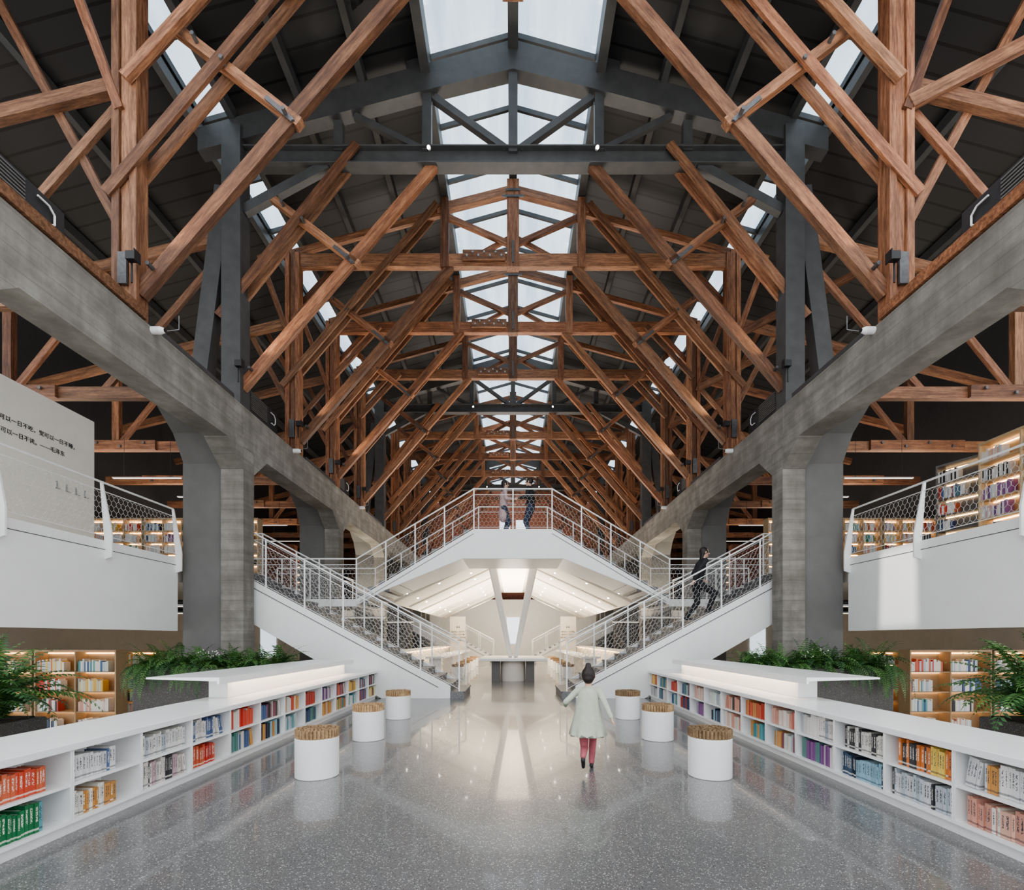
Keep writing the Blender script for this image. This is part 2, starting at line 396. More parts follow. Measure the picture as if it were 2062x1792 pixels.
def legs(root,steel=False):
    for s in (-1,1):
        member(root,'diagonal_strut',s*1.75,11.85,s*6.0,6.93,.14,.22,W)
        tx,tz=(3.42,12.22) if steel else (2.12,13.55)
        for q in (-.135,.135):
            member(root,'diagonal_plank',s*tx,tz,s*6.45,8.45,.065,.18,W,q)
        member(root,'cross_tie',s*5.45,11.22,s*3.42,9.66,.14,.15,W)
        cx,cz=s*3.62,9.74;d=Vector((s*4.25,0,-4.92)).normalized();n=Vector((d.z,0,-d.x))
        if n.x*s<0: n=-n
        c=Vector((cx,0,cz));b=MB()
        for q in (-.095,.095):
            b.beam(c+Vector((0,q,0))-n*.14,c+Vector((0,q,0))+n*.42,.02,.07)
        b.beam(c-n*.13+Vector((0,-.105,0)),c-n*.13+Vector((0,.105,0)),.07,.02)
        small(root,'metal_strap',b,M['plate'],'dark gray bolted metal strap')
        for (bx,bz) in ((3.62,9.74),(5.05,10.92),(4.6,10.55),(5.75,7.3)): bolt(root,s*bx,bz,-.20,-.06)
def aisle(root,up=False):
    for s in (-1,1):
        member(root,'aisle_rafter',s*6.3,10.3,s*13.6,8.5,.14,.22,W)
        member(root,'aisle_chord',s*6.43,6.75,s*13.8,6.75,.14,.26,W,-.12)
        member(root,'aisle_post',s*11.2,6.9,s*11.2,9.1,.14,.2,W,.05)
        member(root,'aisle_brace',s*11.1,6.9,s*9.0,9.5,.08,.14,W,.05)
        member(root,'aisle_brace',s*9.1,6.9,s*6.4,10.0,.08,.14,W,.05)
        if up and s>0: member(root,'outrigger',s*6.3,9.9,s*9.6,11.6,.12,.2,W,-.1)
        b=MB();b.box(s*9.9,s*12.5,-.27,-.19,6.62,6.88)
        small(root,'splice_plate',b,W)
        for k in range(4): bolt(root,s*(10.2+k*.65),6.75+.05*(-1)**k,-.32,-.26)
def wood_truss(y):
    root=empty('timber_roof_truss',(0,y,6.5),'weathered brown timber roof truss with raised monitor frame and bolted joints','truss','timber trusses along the nave roof')
    member(root,'bottom_chord',-6.1,12.0,6.1,12.0,.18,.36,W)
    member(root,'king_post',0,11.8,0,14.25,.24,.34,W)
    for s in (-1,1):
        member(root,'monitor_post',s*1.92,11.8,s*1.92,13.75,.22,.23,W)
        member(root,'monitor_rafter',s*2.15,13.45,0,14.0,.18,.22,W)
        member(root,'monitor_brace',s*1.82,13.25,s*.1,12.5,.10,.15,W)
        member(root,'monitor_brace',s*1.2,12.15,s*.1,12.75,.09,.12,W,.1)
        member(root,'rafter',s*1.9,13.45,s*6.3,12.25,.12,.18,W,.05)
        member(root,'main_post',s*6.17,6.5,s*6.17,12.3,.18,.14,W,0)
        member(root,'post_plank',s*6.03,6.5,s*6.03,12.2,.26,.12,W,0)
        member(root,'post_plank',s*6.31,6.5,s*6.31,12.2,.26,.12,W,0)
        member(root,'knee_brace',s*4.5,11.95,s*6.1,10.2,.1,.16,W,-.2)
        member(root,'knee_brace',s*4.9,12.2,s*6.5,10.45,.08,.15,W,.2)
        member(root,'side_brace',s*6.3,7.9,s*8.5,12.0,.09,.14,W,.1)
        member(root,'side_brace',s*6.25,9.8,s*7.1,12.1,.09,.14,W,-.1)
        b=MB();b.box(s*6.1,s*6.24,-.17,-.13,7.0,7.5);small(root,'metal_plate',b,M['plate'])
    aisle(root,True)
    q=1 if (round(y)//3)%2 else -1
    b=MB();b.box(q*.22,q*1.4,-.20,-.09,11.93,12.2);small(root,'splice_plate',b,W)
    for k in range(7): 
        b=MB();b.tube((q*(.32+k*.16),-.25,12.02+.09*(k%2)),(q*(.32+k*.16),-.19,12.02+.09*(k%2)),.03,6);small(root,'bolt',b,M['galv'])
    for dims in ((-.2,.2,13.9,13.96),(-.025,.025,11.9,12.5),(-.3,.3,13.72,13.78)):
        b=MB();b.box(dims[0],dims[1],-.145,-.12,dims[2],dims[3]);small(root,'metal_strap',b,M['plate'])
    legs(root);return root
wt=wood_truss(14)
for y in (8,17,20,26,29,32,38): copytree(wt,(0,y,6.5))
def steel_truss(y):
    root=empty('steel_roof_truss',(0,y,6.5),'charcoal-painted steel portal truss with timber diagonal struts','truss','steel trusses along the nave roof')
    member(root,'bottom_chord',-5.95,12.0,5.95,12.0,.06,.36,ST)
    member(root,'chord_flange',-5.95,12.18,5.95,12.18,.3,.03,ST);member(root,'chord_flange',-5.95,11.82,5.95,11.82,.3,.03,ST)
    b=MB();Zp=14.5
    b.prism([(0,Zp),(6.9,Zp-.28*6.9),(6.9,Zp-.28*6.9-.5),(1.75,Zp-.28*1.75-.58),(0,Zp-.64),(-1.75,Zp-.28*1.75-.58),(-6.9,Zp-.28*6.9-.5),(-6.9,Zp-.28*6.9)],'y',-.14,.14)
    small(root,'portal_rafter',b,ST)
    member(root,'king_post',0,12.1,0,13.85,.2,.2,ST)
    for s in (-1,1):
        member(root,'steel_post',s*6.14,6.5,s*6.14,12.6,.4,.42,ST)
        member(root,'raking_post',s*6.35,11.3,s*6.95,6.6,.3,.36,ST)
        member(root,'web_brace',s*.15,12.2,s*1.75,13.35,.14,.14,ST)
        member(root,'web_post',s*1.9,12.15,s*1.9,13.4,.18,.2,ST)
        member(root,'web_brace',s*2.0,12.2,s*3.5,12.95,.12,.12,ST)
        member(root,'web_post',s*3.85,12.15,s*3.85,12.8,.16,.2,ST)
        member(root,'knee_brace',s*4.1,11.85,s*5.95,10.85,.16,.2,ST)
        member(root,'monitor_hanger',s*2.2,13.7,s*2.2,14.2,.16,.3,ST)
        b=MB();b.tube((s*1.82,-.2,12.05),(s*1.82,-.30,11.98),.04,10);small(root,'spotlight',b,M['white'],'small white spotlight')
        b=MB();b.tube((s*1.82,-.30,11.98),(s*1.82,-.305,11.977),.03,10);small(root,'spotlight_lens',b,M['spot'])
    aisle(root)
    legs(root,True);return root
st=steel_truss(11)
for y in (23,35): copytree(st,(0,y,6.5))

def flood(s,y):
    root=empty('floodlight',(s*5.95,y,6.9),'small black floodlight clamped at strut foot','light','floodlights on the beams')
    b=MB();b.box(s*5.84,s*5.98,y-.10,y+.0,7.25,7.38);b.box(s*5.82,s*5.84,y-.12,y+.02,7.23,7.40);mk('lamp_housing',b,M['black'],parent=root,bevel=.005)
    b=MB();b.tube((s*5.95,y,6.95),(s*5.95,y,7.3),.015,6);mk('bracket',b,M['black'],parent=root)
for s in (-1,1):
    for y in (7.75,10.75,13.75,16.75,19.75): flood(s,y)
    for y in (8.15,13.4,19.2):
        root=empty('security_camera',(s*5.88,y,6.4),'white dome security camera fixed to concrete beam','camera','cameras on the beams')
        b=MB();b.tube((s*5.92,y,6.45),(s*5.78,y,6.45),.06,14);b.cap((s*5.78,y,6.45),(s*5.76,y,6.45),.055,.05);mk('camera_body',b,M['white'],parent=root,smooth=False)
        b=MB();b.tube((s*5.715,y,6.45),(s*5.70,y,6.45),.03,10);mk('lens',b,M['black'],parent=root)
        b=MB();b.tube((s*5.93,y+.2,6.55),(s*5.65,y+.25,6.62),.006,6);b.tube((s*5.65,y+.25,6.62),(s*5.65,y+.25,6.85),.006,6);mk('bracket',b,M['galv'],parent=root)
    for y in (5.7,12.2,18.2):
        root=empty('fan_coil_unit',(s*6.6,y+.7,6.5),'dark gray fan coil unit with grille and white pipe bend','air conditioner','fan coil units on the beams')
        b=MB();b.box(s*6.5,s*6.95,y,y+1.5,7.0,7.55);b.box(s*6.52,s*6.55,y+.1,y+.14,6.5,7.0);b.box(s*6.52,s*6.55,y+1.3,y+1.34,6.5,7.0);mk('housing',b,M['dark'],parent=root,bevel=.01)
        b=MB()
        for k in range(9): b.box(s*6.48,s*6.5,y+.1,y+.9,7.08+k*.05,7.1+k*.05)
        mk('grille',b,M['block'],parent=root)
        b=MB();pts=[(y+1.05,7.42),(y+1.22,7.42),(y+1.3,7.35),(y+1.3,7.22),(y+1.22,7.15),(y+1.08,7.15)]
        for p,q in zip(pts,pts[1:]): b.tube((s*6.46,p[0],p[1]),(s*6.46,q[0],q[1]),.014,8)
        mk('pipe_bend',b,M['white'],parent=root)

# ------------------------------------------------------------------ railings
def net(b,p0,p1,h0,h1,du=.055,dz=.022,H=.088,r=.0031):
    p0=Vector(p0);p1=Vector(p1);n=max(2,int(Vector((p1.x-p0.x,p1.y-p0.y,0)).length/du));rows=max(1,int((h1-h0)/H))
    def P(i,j):
        t=i/n;o=p0.lerp(p1,t);return Vector((o.x,o.y,o.z+h0+(j+.5)*(h1-h0)/rows+dz*(1 if (i+j)%2 else -1)))
    for j in range(rows):
        for i in range(n):
            b.tube(P(i,j),P(i+1,j),r,3,caps=False)
        if j<rows-1:
            for i in range(n+1):
                if (i+j)%2: b.tube(P(i,j),P(i,j+1),r,3,caps=False)
def railing(pts,h,sp,s=1,blade=False,netd=True,label='white steel railing with wire net infill',group=None):
    root=empty('railing',pts[0],label,'railing',group)
    off=Vector((s*.1,0,0)) if blade else Vector((0,0,0))
    b=MB();c=MB();d=MB();nb=MB();up=Vector((0,0,1))
    for a,e in zip(pts,pts[1:]):
        a=Vector(a);e=Vector(e)
        b.tube(a+off+up*h,e+off+up*h,.019,10);b.cap(e+off+up*h,e+off+up*h,.019,.019,8)
        c.tube(a+off*.8+up*(h-.16),e+off*.8+up*(h-.16),.008,8)
        d.tube(a+up*.05,e+up*.05,.007,6)
        if netd: net(nb,a+off*.5,e+off*.5,.05,h-.16)
        n=max(1,round((e-a).length/sp))
        for k in range(n+1):
            if k==0 and a!=Vector(pts[0]): continue
            p=a.lerp(e,k/n)
            pb=MB()
            if blade:
                x=p.x
                pb.prism([(x-s*.10,p.z-.32),(x+s*.02,p.z-.36),(x+s*.04,p.z+.05),(x+s*.115,p.z+h),(x+s*.075,p.z+h),(x-s*.1,p.z+.1)],'y',p.y-.015,p.y+.015)
            else: pb.box(p.x-.016,p.x+.016,p.y-.012,p.y+.012,p.z-.12,p.z+h)
            mk('post',pb,M['white'],parent=root)
    mk('handrail',b,M['white'],parent=root);mk('mid_rail',c,M['white'],parent=root);mk('bottom_rail',d,M['white'],parent=root)
    if netd: mk('wire_net',nb,M['wire'],parent=root,recalc=False,label='thin hexagonal wire net')
for s in (-1,1):
    railing([(s*7.3,3.3,3.18),(s*7.3,10.8,3.18)],1.03,1.95,s,True,label='white gallery railing with tapered blade posts and wire net')
    railing([(s*7.38,16.5,3.06),(s*7.38,42,3.06)],1.03,3,s,False,False,label='white upper gallery railing along the floor edge')

# ------------------------------------------------------------------ stairs
RISE=3.0/18;RUN=.31;X0=1.13
def lower_stair(s,y0,netd=True):
    root=empty('staircase',(s*3,y0+.85,0),'white side stair with gray terrazzo treads rising to the gallery','staircase')
    for i in range(18):
        b=MB();x=X0+RUN*i;zt=RISE*(i+1)
        zb=max(0,zt-.45)
        ya=y0-.02 if i==0 else y0+.07
        b.box(s*x,s*(x+RUN+(.0 if i<17 else .3)),ya,y0+1.63,zb,zt)
        b.box(s*(x-.02),s*(x+.02),ya,y0+1.63,zt-.035,zt+.004)
        mk('tread',b,M['step'],parent=root)
    sl=RISE/RUN
    xe=7.3
    def zt(x): return min((x-X0)*sl+.10,3.06)
    xk=X0+(3.06-.10)/sl
    xs=X0+RUN+.01
    for yy in (y0,y0+1.63):
        b=MB();b.prism([(s*xs,0),(s*xs,zt(xs)+.02),(s*xk,3.06),(s*xe,3.06),(s*xe,2.2),(s*(xk+.2),2.2),(s*3.05,0)],'y',yy,yy+.07)
        mk('stringer',b,M['white'],parent=root,bevel=.006)
    b=MB();b.prism([(s*3.15,.0),(s*(xk+.2),2.25),(s*xe,2.25),(s*xe,2.32),(s*(xk+.15),2.32),(s*3.0,.02)],'y',y0+.07,y0+1.63);mk('soffit',b,M['white'],parent=root)
    b=MB();b.box(s*(X0+RUN*18),s*7.3,y0+.07,y0+1.63,2.75,3.0);mk('landing',b,M['step'],parent=root)
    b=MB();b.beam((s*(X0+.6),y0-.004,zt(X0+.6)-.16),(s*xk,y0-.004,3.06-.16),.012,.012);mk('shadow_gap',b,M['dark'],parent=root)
    for yy in (y0+.035,y0+1.665):
        railing([(s*(X0+.12),yy,.17),(s*xk,yy,3.04),(s*7.25,yy,3.04)],1.13,.95,s,False,netd,label='white stair railing with handrail and wire net')
for s in (-1,1): lower_stair(s,11.5)
for s in (-1,1): lower_stair(s,31,False)
YB=13.3;YB2=15.2
root=empty('footbridge',(0,14.2,2.3),'white humped bridge stair with central viewing platform','footbridge')
b=MB();b.prism([(-4.2,2.45),(-1.05,4.33),(1.05,4.33),(4.2,2.45),(4.2,2.28),(3.45,2.68),(1.35,3.53),(-1.35,3.53),(-3.45,2.68),(-4.2,2.28)],'y',YB,YB2)
mk('bridge_body',b,M['white'],parent=root,bevel=.01)
for s in (-1,1):
    b=MB();b.box(s*4.2,s*7.3,YB,YB2,2.25,2.45);mk('landing',b,M['white'],parent=root)
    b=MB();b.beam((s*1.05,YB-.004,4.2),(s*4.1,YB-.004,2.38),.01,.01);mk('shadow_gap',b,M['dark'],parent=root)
    for i in range(11):
        x=1.05+i*.286;b=MB();z=4.33-i*.171
        b.box(s*x,s*(x+.29),YB+.1,YB2-.1,z-.30,z);mk('tread',b,M['step'],parent=root)
for yy in (YB+.03,YB2-.03):
    railing([(-7.2,yy,2.45),(-4.2,yy,2.45),(-1.05,yy,4.33),(1.05,yy,4.33),(4.2,yy,2.45),(7.2,yy,2.45)],1.08,.95,1,False,yy<14,label='white footbridge railing with wire net infill')

# ------------------------------------------------------------------ hall under the bridge
prof=[(4.0,2.55),(.9,4.0),(.75,4.2)]
b=MB()
pin=[(-x,z) for x,z in prof]+[(x,z) for x,z in reversed(prof)]
pout=[(x,z+.14) for x,z in pin]
b.prism(pin+list(reversed(pout)),'y',15.25,30.5)
mk('ceiling',b,M['warmw'],kind='structure',label='white folded ceiling with recessed downlights')
b=MB();b.box(-.55,.55,15.6,30,4.165,4.19)  # added glowing strip, put in to light the hall
mk('hall_fill_strip',b,M['hallfill'],label='long warm glowing strip added under white ceiling to light the hall',category='light')
for s in (-1,1):
    for k in range(8):
        for xx in (1.5,2.5,3.4):
            if xx==2.5 and k%2: continue
            y=15.9+k*1.8+(xx==2.5)*.9;z=2.55+(4.0-xx)*(1.45/3.1)
            b=MB();b.tube((s*xx,y,z-.012),(s*xx,y,z+.02),.035,12)
            mk('downlight',b,M['spot'],label='small round recessed downlight in white sloped ceiling',category='light',group='downlights in the hall ceiling')
for s in (-1,1):
    for k in range(6):
        y=16.3+k*2.4;b=MB();b.beam((s*.8,y,4.06),(s*3.9,y,2.6),.2,.12);mk('ceiling_rib',b,M['warmw'],label='white sloping rib under folded ceiling',category='beam',group='ceiling ribs in the hall')
root=empty('v_shaped_column',(0,16.9,.75),'white tapered V-shaped column rising from the table','column')
for s in (-1,1):
    b=MB();b.prism([(s*.01,.755),(s*.17,.755),(s*.92,4.2),(s*.62,4.2)],'y',16.75,17.05);mk('column_leg',b,M['white'],parent=root,bevel=.05)
root=empty('reading_table',(0,16.8,0),'long white reading table with round beige base between gray blocks','table')
b=MB();b.box(-1.08,1.08,15.9,18.6,.66,.75);mk('table_top',b,M['whites'],parent=root,bevel=.015)
b=MB();b.tube((0,16.5,0),(0,16.5,.66),.40,40);mk('table_base',b,M['plast'],parent=root)
for s in (-1,1):
    b=MB();b.box(s*.43,s*.70,16.2,18.2,0,.66);mk('leg',b,M['block'],parent=root)
def txt(body,size,x,y,z,rot,par,name='lettering',mat='dark',al='CENTER',off=.0):
    cu=bpy.data.curves.new(name,'FONT');cu.body=body;cu.size=size;cu.align_x=al;cu.extrude=.002;cu.offset=off
    o=bpy.data.objects.new('tmp',cu);C.objects.link(o);bpy.context.view_layer.update()
    me=bpy.data.meshes.new_from_object(o.evaluated_get(bpy.context.evaluated_depsgraph_get()));bpy.data.objects.remove(o)
    me.materials.clear();me.materials.append(M[mat])
    o=bpy.data.objects.new(name,me);C.objects.link(o);o.parent=par
    o.location=Vector((x,y,z))-WO[par.name];o.rotation_euler=rot;return o
for s in (-1,1):
    root=empty('long_counter',(s*2.7,22,0),'long white reading counter in the lower hall','table','counters in the hall')
    b=MB();b.box(s*2.35,s*3.0,17,27.4,.70,.76);mk('counter_top',b,M['whites'],parent=root)
    for y in (17.2,20.6,24.1,27.2):
        b=MB();b.box(s*2.5,s*2.9,y,y+.1,0,.70);mk('leg',b,M['white'],parent=root)
    root=empty('low_wall_shelf',(s*3.9,22,0),'long low cream shelf along the hall side with glowing light line','shelf','low shelves in the hall')
    b=MB();b.box(s*3.65,s*4.1,16,29,.92,.98);b.box(s*3.75,s*4.1,16,29,0,.92);mk('shelf_body',b,M['warmw'],parent=root)
    b=MB();b.box(s*3.68,s*3.73,16.1,28.9,.905,.918);mk('light_strip',b,M['led'],parent=root)
    b=MB();b.box(s*2.65,s*3.5,27.6,27.75,0,2.6)
    wp=mk('partition_panel',b,M['plast'],label='pale partition panel with printed quotation',category='partition')
    txt('“',.5,s*3.05,27.59,1.75,(R(90),0,0),wp)
    for k,t in enumerate(('饭可以一日不吃','觉可以一日不睡','书不可以一日不读','——毛泽东')):
        txt(t,.105,s*3.05,27.59,1.72-k*.16,(R(90),0,0),wp)

# ------------------------------------------------------------------ stools
def stool():
    root=empty('stool',(0,0,0),'round white drum stool topped with bundled wooden sticks','stool','drum stools beside the bookcases')
    b=MB();b.tube((0,0,.0),(0,0,.40),.213,48);o=mk('drum_base',b,M['whites'],parent=root,bevel=.008)
    b=MB();b.tube((0,0,.38),(0,0,.465),.195,32)
    n=34
    for i in range(n):
        t=2*math.pi*i/n;x,y=.197*math.cos(t),.197*math.sin(t);b.tube((x,y,.40),(x,y,.485+random.uniform(-.004,.004)),.0175,7)
    for rr,n2 in ((.16,28),(.122,21),(.085,15),(.05,9),(.016,3)):
        for i in range(n2):
            t=2*math.pi*i/n2+rr*9;x,y=rr*math.cos(t),rr*math.sin(t);b.tube((x,y,.46),(x,y,.488+random.uniform(-.008,.006)),.0165,7)
    mk('seat',b,M['stick'],parent=root);return root
st0=stool();st0.location=(-2.0,5.07,0)
for s,y in ((-1,6.9),(-1,8.7),(1,5.07),(1,6.9),(1,8.7)): copytree(st0,(s*2.01,y,0))
for s in (-1,1):
    for y in (17.5,18.8,20.1,21.6,23.2,25): 
        o=copytree(st0,(s*1.95,y,0));o['group']='drum stools along the hall counters';o['label']='round white drum stool at the long hall counter'

# ------------------------------------------------------------------ low bookcases with books
XF=3.14;P=.66;YEND=11.46
PAL={'mix':[(.66,.64,.58),(.42,.06,.045),(.09,.14,.27),(.70,.67,.64),(.12,.26,.24),(.58,.30,.10),(.25,.08,.11),(.42,.46,.5),(.05,.05,.055)],
 'red':[(.55,.05,.035),(.6,.09,.05),(.72,.69,.65),(.58,.14,.07)],'green':[(.03,.20,.08),(.04,.24,.11),(.66,.70,.66),(.12,.32,.36)],
 'white':[(.72,.71,.69),(.65,.65,.66),(.5,.55,.6),(.74,.71,.65)],'bw':[(.02,.02,.025),(.68,.68,.68),(.03,.03,.035),(.52,.5,.48)],
 'blue':[(.04,.08,.22),(.02,.03,.06),(.3,.47,.56),(.06,.1,.16)],'purple':[(.15,.07,.22),(.55,.4,.43),(.27,.12,.3),(.66,.62,.58)],
 'orange':[(.68,.42,.09),(.72,.52,.13),(.62,.2,.06),(.7,.58,.24)],'pink':[(.68,.42,.33),(.62,.32,.25),(.72,.52,.43),(.74,.67,.6)],
 'teal':[(.07,.26,.3),(.13,.35,.37),(.56,.62,.6),(.04,.12,.26)]}
CN={'red':'red and white','green':'green','white':'white','bw':'black and white','blue':'dark blue','purple':'purple','orange':'yellow and orange','pink':'salmon pink','teal':'teal','mix':'colourful'}
LEFT=[('red','green'),('bw','white'),('white','purple'),('mix','red'),('red','mix'),('mix','blue')]
RIGHT=[('white','pink'),('orange','white'),('mix','blue'),('mix','purple'),('pink','mix'),('red','teal')]
bb=MB()
bb.box(0,1,-.5,-.38,0,1,0);bb.box(0,1,.38,.5,0,1,0);bb.box(0,.06,-.38,.38,0,1,0);bb.box(.06,.97,-.38,.38,.015,.985,1)
bme=mk('book',bb,[M['book'],M['page']],loc=(0,0,0));bookmesh=bme.data;bpy.data.objects.remove(bme)
BK=MB();nind=0
random.seed(11)
def fill_cell(s,ya,yb,z0,scheme,ind,rg=None):
    global nind
    lean=random.random()<.25
    y0_=ya+.008;end=yb-.015-random.choice((0,.03,.07,.12,.18))
    if rg: y0_,end,lean=ya+rg[0],ya+rg[1],rg[2]
    y=y0_
    h0=random.uniform(.18,.212);blk=[random.choice(PAL[scheme]) for _ in range(3)]+([random.choice(PAL['mix'])] if not rg else [])
    items=[]
    cur=random.choice(blk);left=random.randint(1,3);hh=h0
    while y<end-.03:
        if left==0: cur=random.choice(blk);left=random.randint(1,3);hh=h0+random.uniform(-.03,.012)
        left-=1
        t=random.uniform(.016,.034);h=hh+random.uniform(-.004,.004);dep=random.uniform(.15,.19)
        k=random.uniform(.85,1.12);items.append((y,t,h,tuple(min(.85,c*k) for c in cur),dep));y+=t
    a0=R(random.uniform(8,14)) if lean else 0
    nl=random.randint(2,5) if lean else 0
    for i,(y,t,h,col,dep) in enumerate(items):
        xin=XF+.03+random.uniform(0,.012)
        ln=i>=len(items)-nl
        if ln:
            if i==len(items)-nl: off=h*math.sin(a0)+.004
            y=y+off+ (i-(len(items)-nl))*.002
            if y+t>yb-.02: continue
        if ind and nind<300:
            o=bpy.data.objects.new('book',bookmesh);C.objects.link(o);nind+=1
            o.scale=(dep*s,t*.97,h);o.location=(s*xin,y+t/2,z0+.001);o.color=(*col,1)
            if ln: o.rotation_euler=(a0,0,0);o.location=(s*xin,y+t/2,z0+.001+t/2*math.sin(a0))
            if ln: o['label']='%s paperback leaning on its neighbours on low white bookcase'%CN[scheme]
            else: o['label']='%s spined paperback standing on low white bookcase'%CN[scheme]
            o['category']='book';o['group']='books on the low white bookcases'
        else:
            T=Matrix.Translation((0,y,z0+.001))@Matrix.Rotation(a0 if ln else 0,4,'X')
            BK.box(s*xin,s*(xin+dep),0,t*.97,0,h,0,col,T)
Z1,Z2=.105,.365
for s in (-1,1):
    for u in range(5):
        k0=u*3;k1=min(14,k0+3)
        ya=YEND-P*k1;yb=YEND-P*k0
        root=empty('low_bookcase',(s*3.3,(ya+yb)/2,0),'low white open bookcase with two rows of cubbies','bookcase','low white bookcases')
        b=MB();b.box(s*(XF+.04),s*3.5,ya+.001,yb-.001,0,.08);b.box(s*3.47,s*3.5,ya+.001,yb-.001,.08,.60);b.box(s*3.5,s*3.80,ya+.001,yb-.001,0,.60);b.box(s*XF,s*3.47,ya+.001,yb-.001,.08,.104)
        b.box(s*XF,s*3.47,ya+.001,ya+.016,.104,.60);b.box(s*XF,s*3.47,yb-.016,yb-.001,.104,.60);mk('case',b,M['whites'],parent=root)
        for k in range(k0+1,k1):
            y=YEND-P*k;b=MB();b.box(s*XF,s*3.47,y-.014,y+.014,.104,.60);mk('divider',b,M['whites'],parent=root)
        for k in range(k0,k1):
            b=MB();b.box(s*(XF+.004),s*3.47,YEND-P*(k+1)+.016,YEND-P*k-.016,.342,.364);mk('shelf',b,M['whites'],parent=root)
    b=MB();b.box(s*(XF-.02),s*3.86,YEND-P*14-.02,YEND+.01,.601,.655)
    mk('countertop',b,M['whites'],bevel=.006,label='long white solid-surface top over the low bookcases',category='countertop')
for k in range(13,-1,-1):
    for s in (-1,1):
        ya=YEND-P*(k+1);yb=YEND-P*k
        i=(12-k)
        sc=LEFT if s<0 else RIGHT
        pr=sc[i%len(sc)] if i>=0 else sc[0]
        if i>5: pr=(random.choice(list(PAL)),random.choice(list(PAL)))
        vis=yb>3.05
        fill_cell(s,ya+.016,yb-.012,Z2,pr[0],vis,(.0,.5,False) if (i==0 and s<0) else None);fill_cell(s,ya+.016,yb-.012,Z1,pr[1],vis,(.0,.46,False) if (i==0 and s<0) else None)
for s in (-1,1):
    root=empty('raised_counter',(s*3.7,8,.655),'white cantilevered counter slab with warm light beneath','counter','raised counters on the bookcases')
    b=MB();b.prism([(s*3.4,.865),(s*3.4,.945),(s*4.25,.945),(s*4.25,.925),(s*3.425,.90),(s*3.425,.865)],'y',5.75,10.6);mk('counter_top',b,M['whites'],parent=root)
    b=MB();b.box(s*3.56,s*3.80,6.2,10.5,.656,.895);mk('plinth',b,M['whites'],parent=root,bevel=.004)
    b=MB();b.box(s*3.428,s*3.45,6.2,10.5,.888,.897);mk('light_strip',b,M['ledc'],parent=root)
# planters
def frond(b,p,az,el,L,droop,m=0,wid=.3):
    n=22 if L>.75 else 14
    d=Vector((math.cos(az)*math.cos(el),math.sin(az)*math.cos(el),math.sin(el)));p=Vector(p);st=L/n
    side=Vector((-math.sin(az),math.cos(az),0));droop=droop*13/n
    for i in range(n):
        q=p+d*st;b.add([p-side*.003,p+side*.003,q+side*.003,q-side*.003],[(0,1,2,3)],m)
        f=(i+1)/n;wl=L*wid*math.sin(math.pi*min(1,.12+f*.88))**.8*(1.05-f*.4)+.004
        for sg in (-1,1):
            t=p+(side*sg*wl)+d*wl*.35-Vector((0,0,wl*.25))
            c=p+side*sg*wl*.5+d*(wl*.2+st*.36)
            c2=p+side*sg*wl*.5+d*(wl*.2-st*.28)
            b.add([p,c2,t,c],[(0,1,2,3)],m)
        p=q;d=(d+Vector((0,0,-droop*(.4+f)))).normalized()
def fern(c,n,L,name='fern',flower=False,span=(.25,.2),lab='green arching fern spilling over planter edge',droop=.16,front=0,el0=.3,fl=1.0):
    b=MB()
    for i in range(n):
        az=random.uniform(0,2*math.pi);p=(c[0]+random.uniform(-span[0],span[0])*.6,c[1]+random.uniform(-span[1],span[1])*.6,c[2])
        frond(b,p,az,random.uniform(el0,1.4),L*random.uniform(.6,1.1),droop*random.uniform(.7,1.5),0 if random.random()<.65 else 1,random.uniform(.13,.19))
    for i in range(front):
        az=-math.pi/2+random.uniform(-.8,.8);p=(c[0]+random.uniform(-.2,.2),c[1]-.2,c[2])
        frond(b,p,az,random.uniform(.1,.7),L*fl*random.uniform(.7,1.35),.42,0 if random.random()<.6 else 1,random.uniform(.09,.15))
    o=mk(name,b,[M['leaf'],M['leaf2']],loc=c,recalc=False,label=lab,category='plant',group='ferns in the planters')
    if flower:
        b=MB()
        for i in range(26):
            q=Vector((c[0]+random.uniform(-.25,.25),c[1]+random.uniform(-.3,.0),c[2]+random.uniform(.2,.36)))
            b.cap(q,q+Vector((0,0,.005)),.011,.009,5)
        mk('flower',b,M['flower'],parent=o,recalc=False,label='clusters of tiny white flowers')
    return o
random.seed(5)
for s in (-1,1):
    b=MB();b.box(s*4.3,s*7.25,9.45,10.15,0,.82);b2=MB();b2.box(s*4.4,s*7.15,9.53,10.07,.80,.835)
    r=mk('planter',b,M['plant'],bevel=.02,label='long dark speckled terrazzo planter box',category='planter');mk('soil',b2,M['soil'],parent=r)
    for k in range(7):
        fern((s*(4.6+k*.41),9.78,.83),46,random.uniform(.6,.78),flower=k in(3,),front=(0,2,3,3,9,5,18)[k],droop=.2,span=(.2,.2),fl=.95)
    b=MB();b.box(s*5.62,s*6.1,4.85,6.0,-1.1,.46);b2=MB();b2.box(s*5.68,s*6.04,4.9,5.9,.43,.48)
    r=mk('planter',b,M['plant'],bevel=.02,label='tall dark speckled terrazzo planter with large fern',category='planter');mk('soil',b2,M['soil'],parent=r)
    fern((s*5.84,5.4,.5),100,1.2,span=(.15,.3),lab='large lush fern with long drooping fronds',droop=.17,front=26,el0=.75,fl=.8)

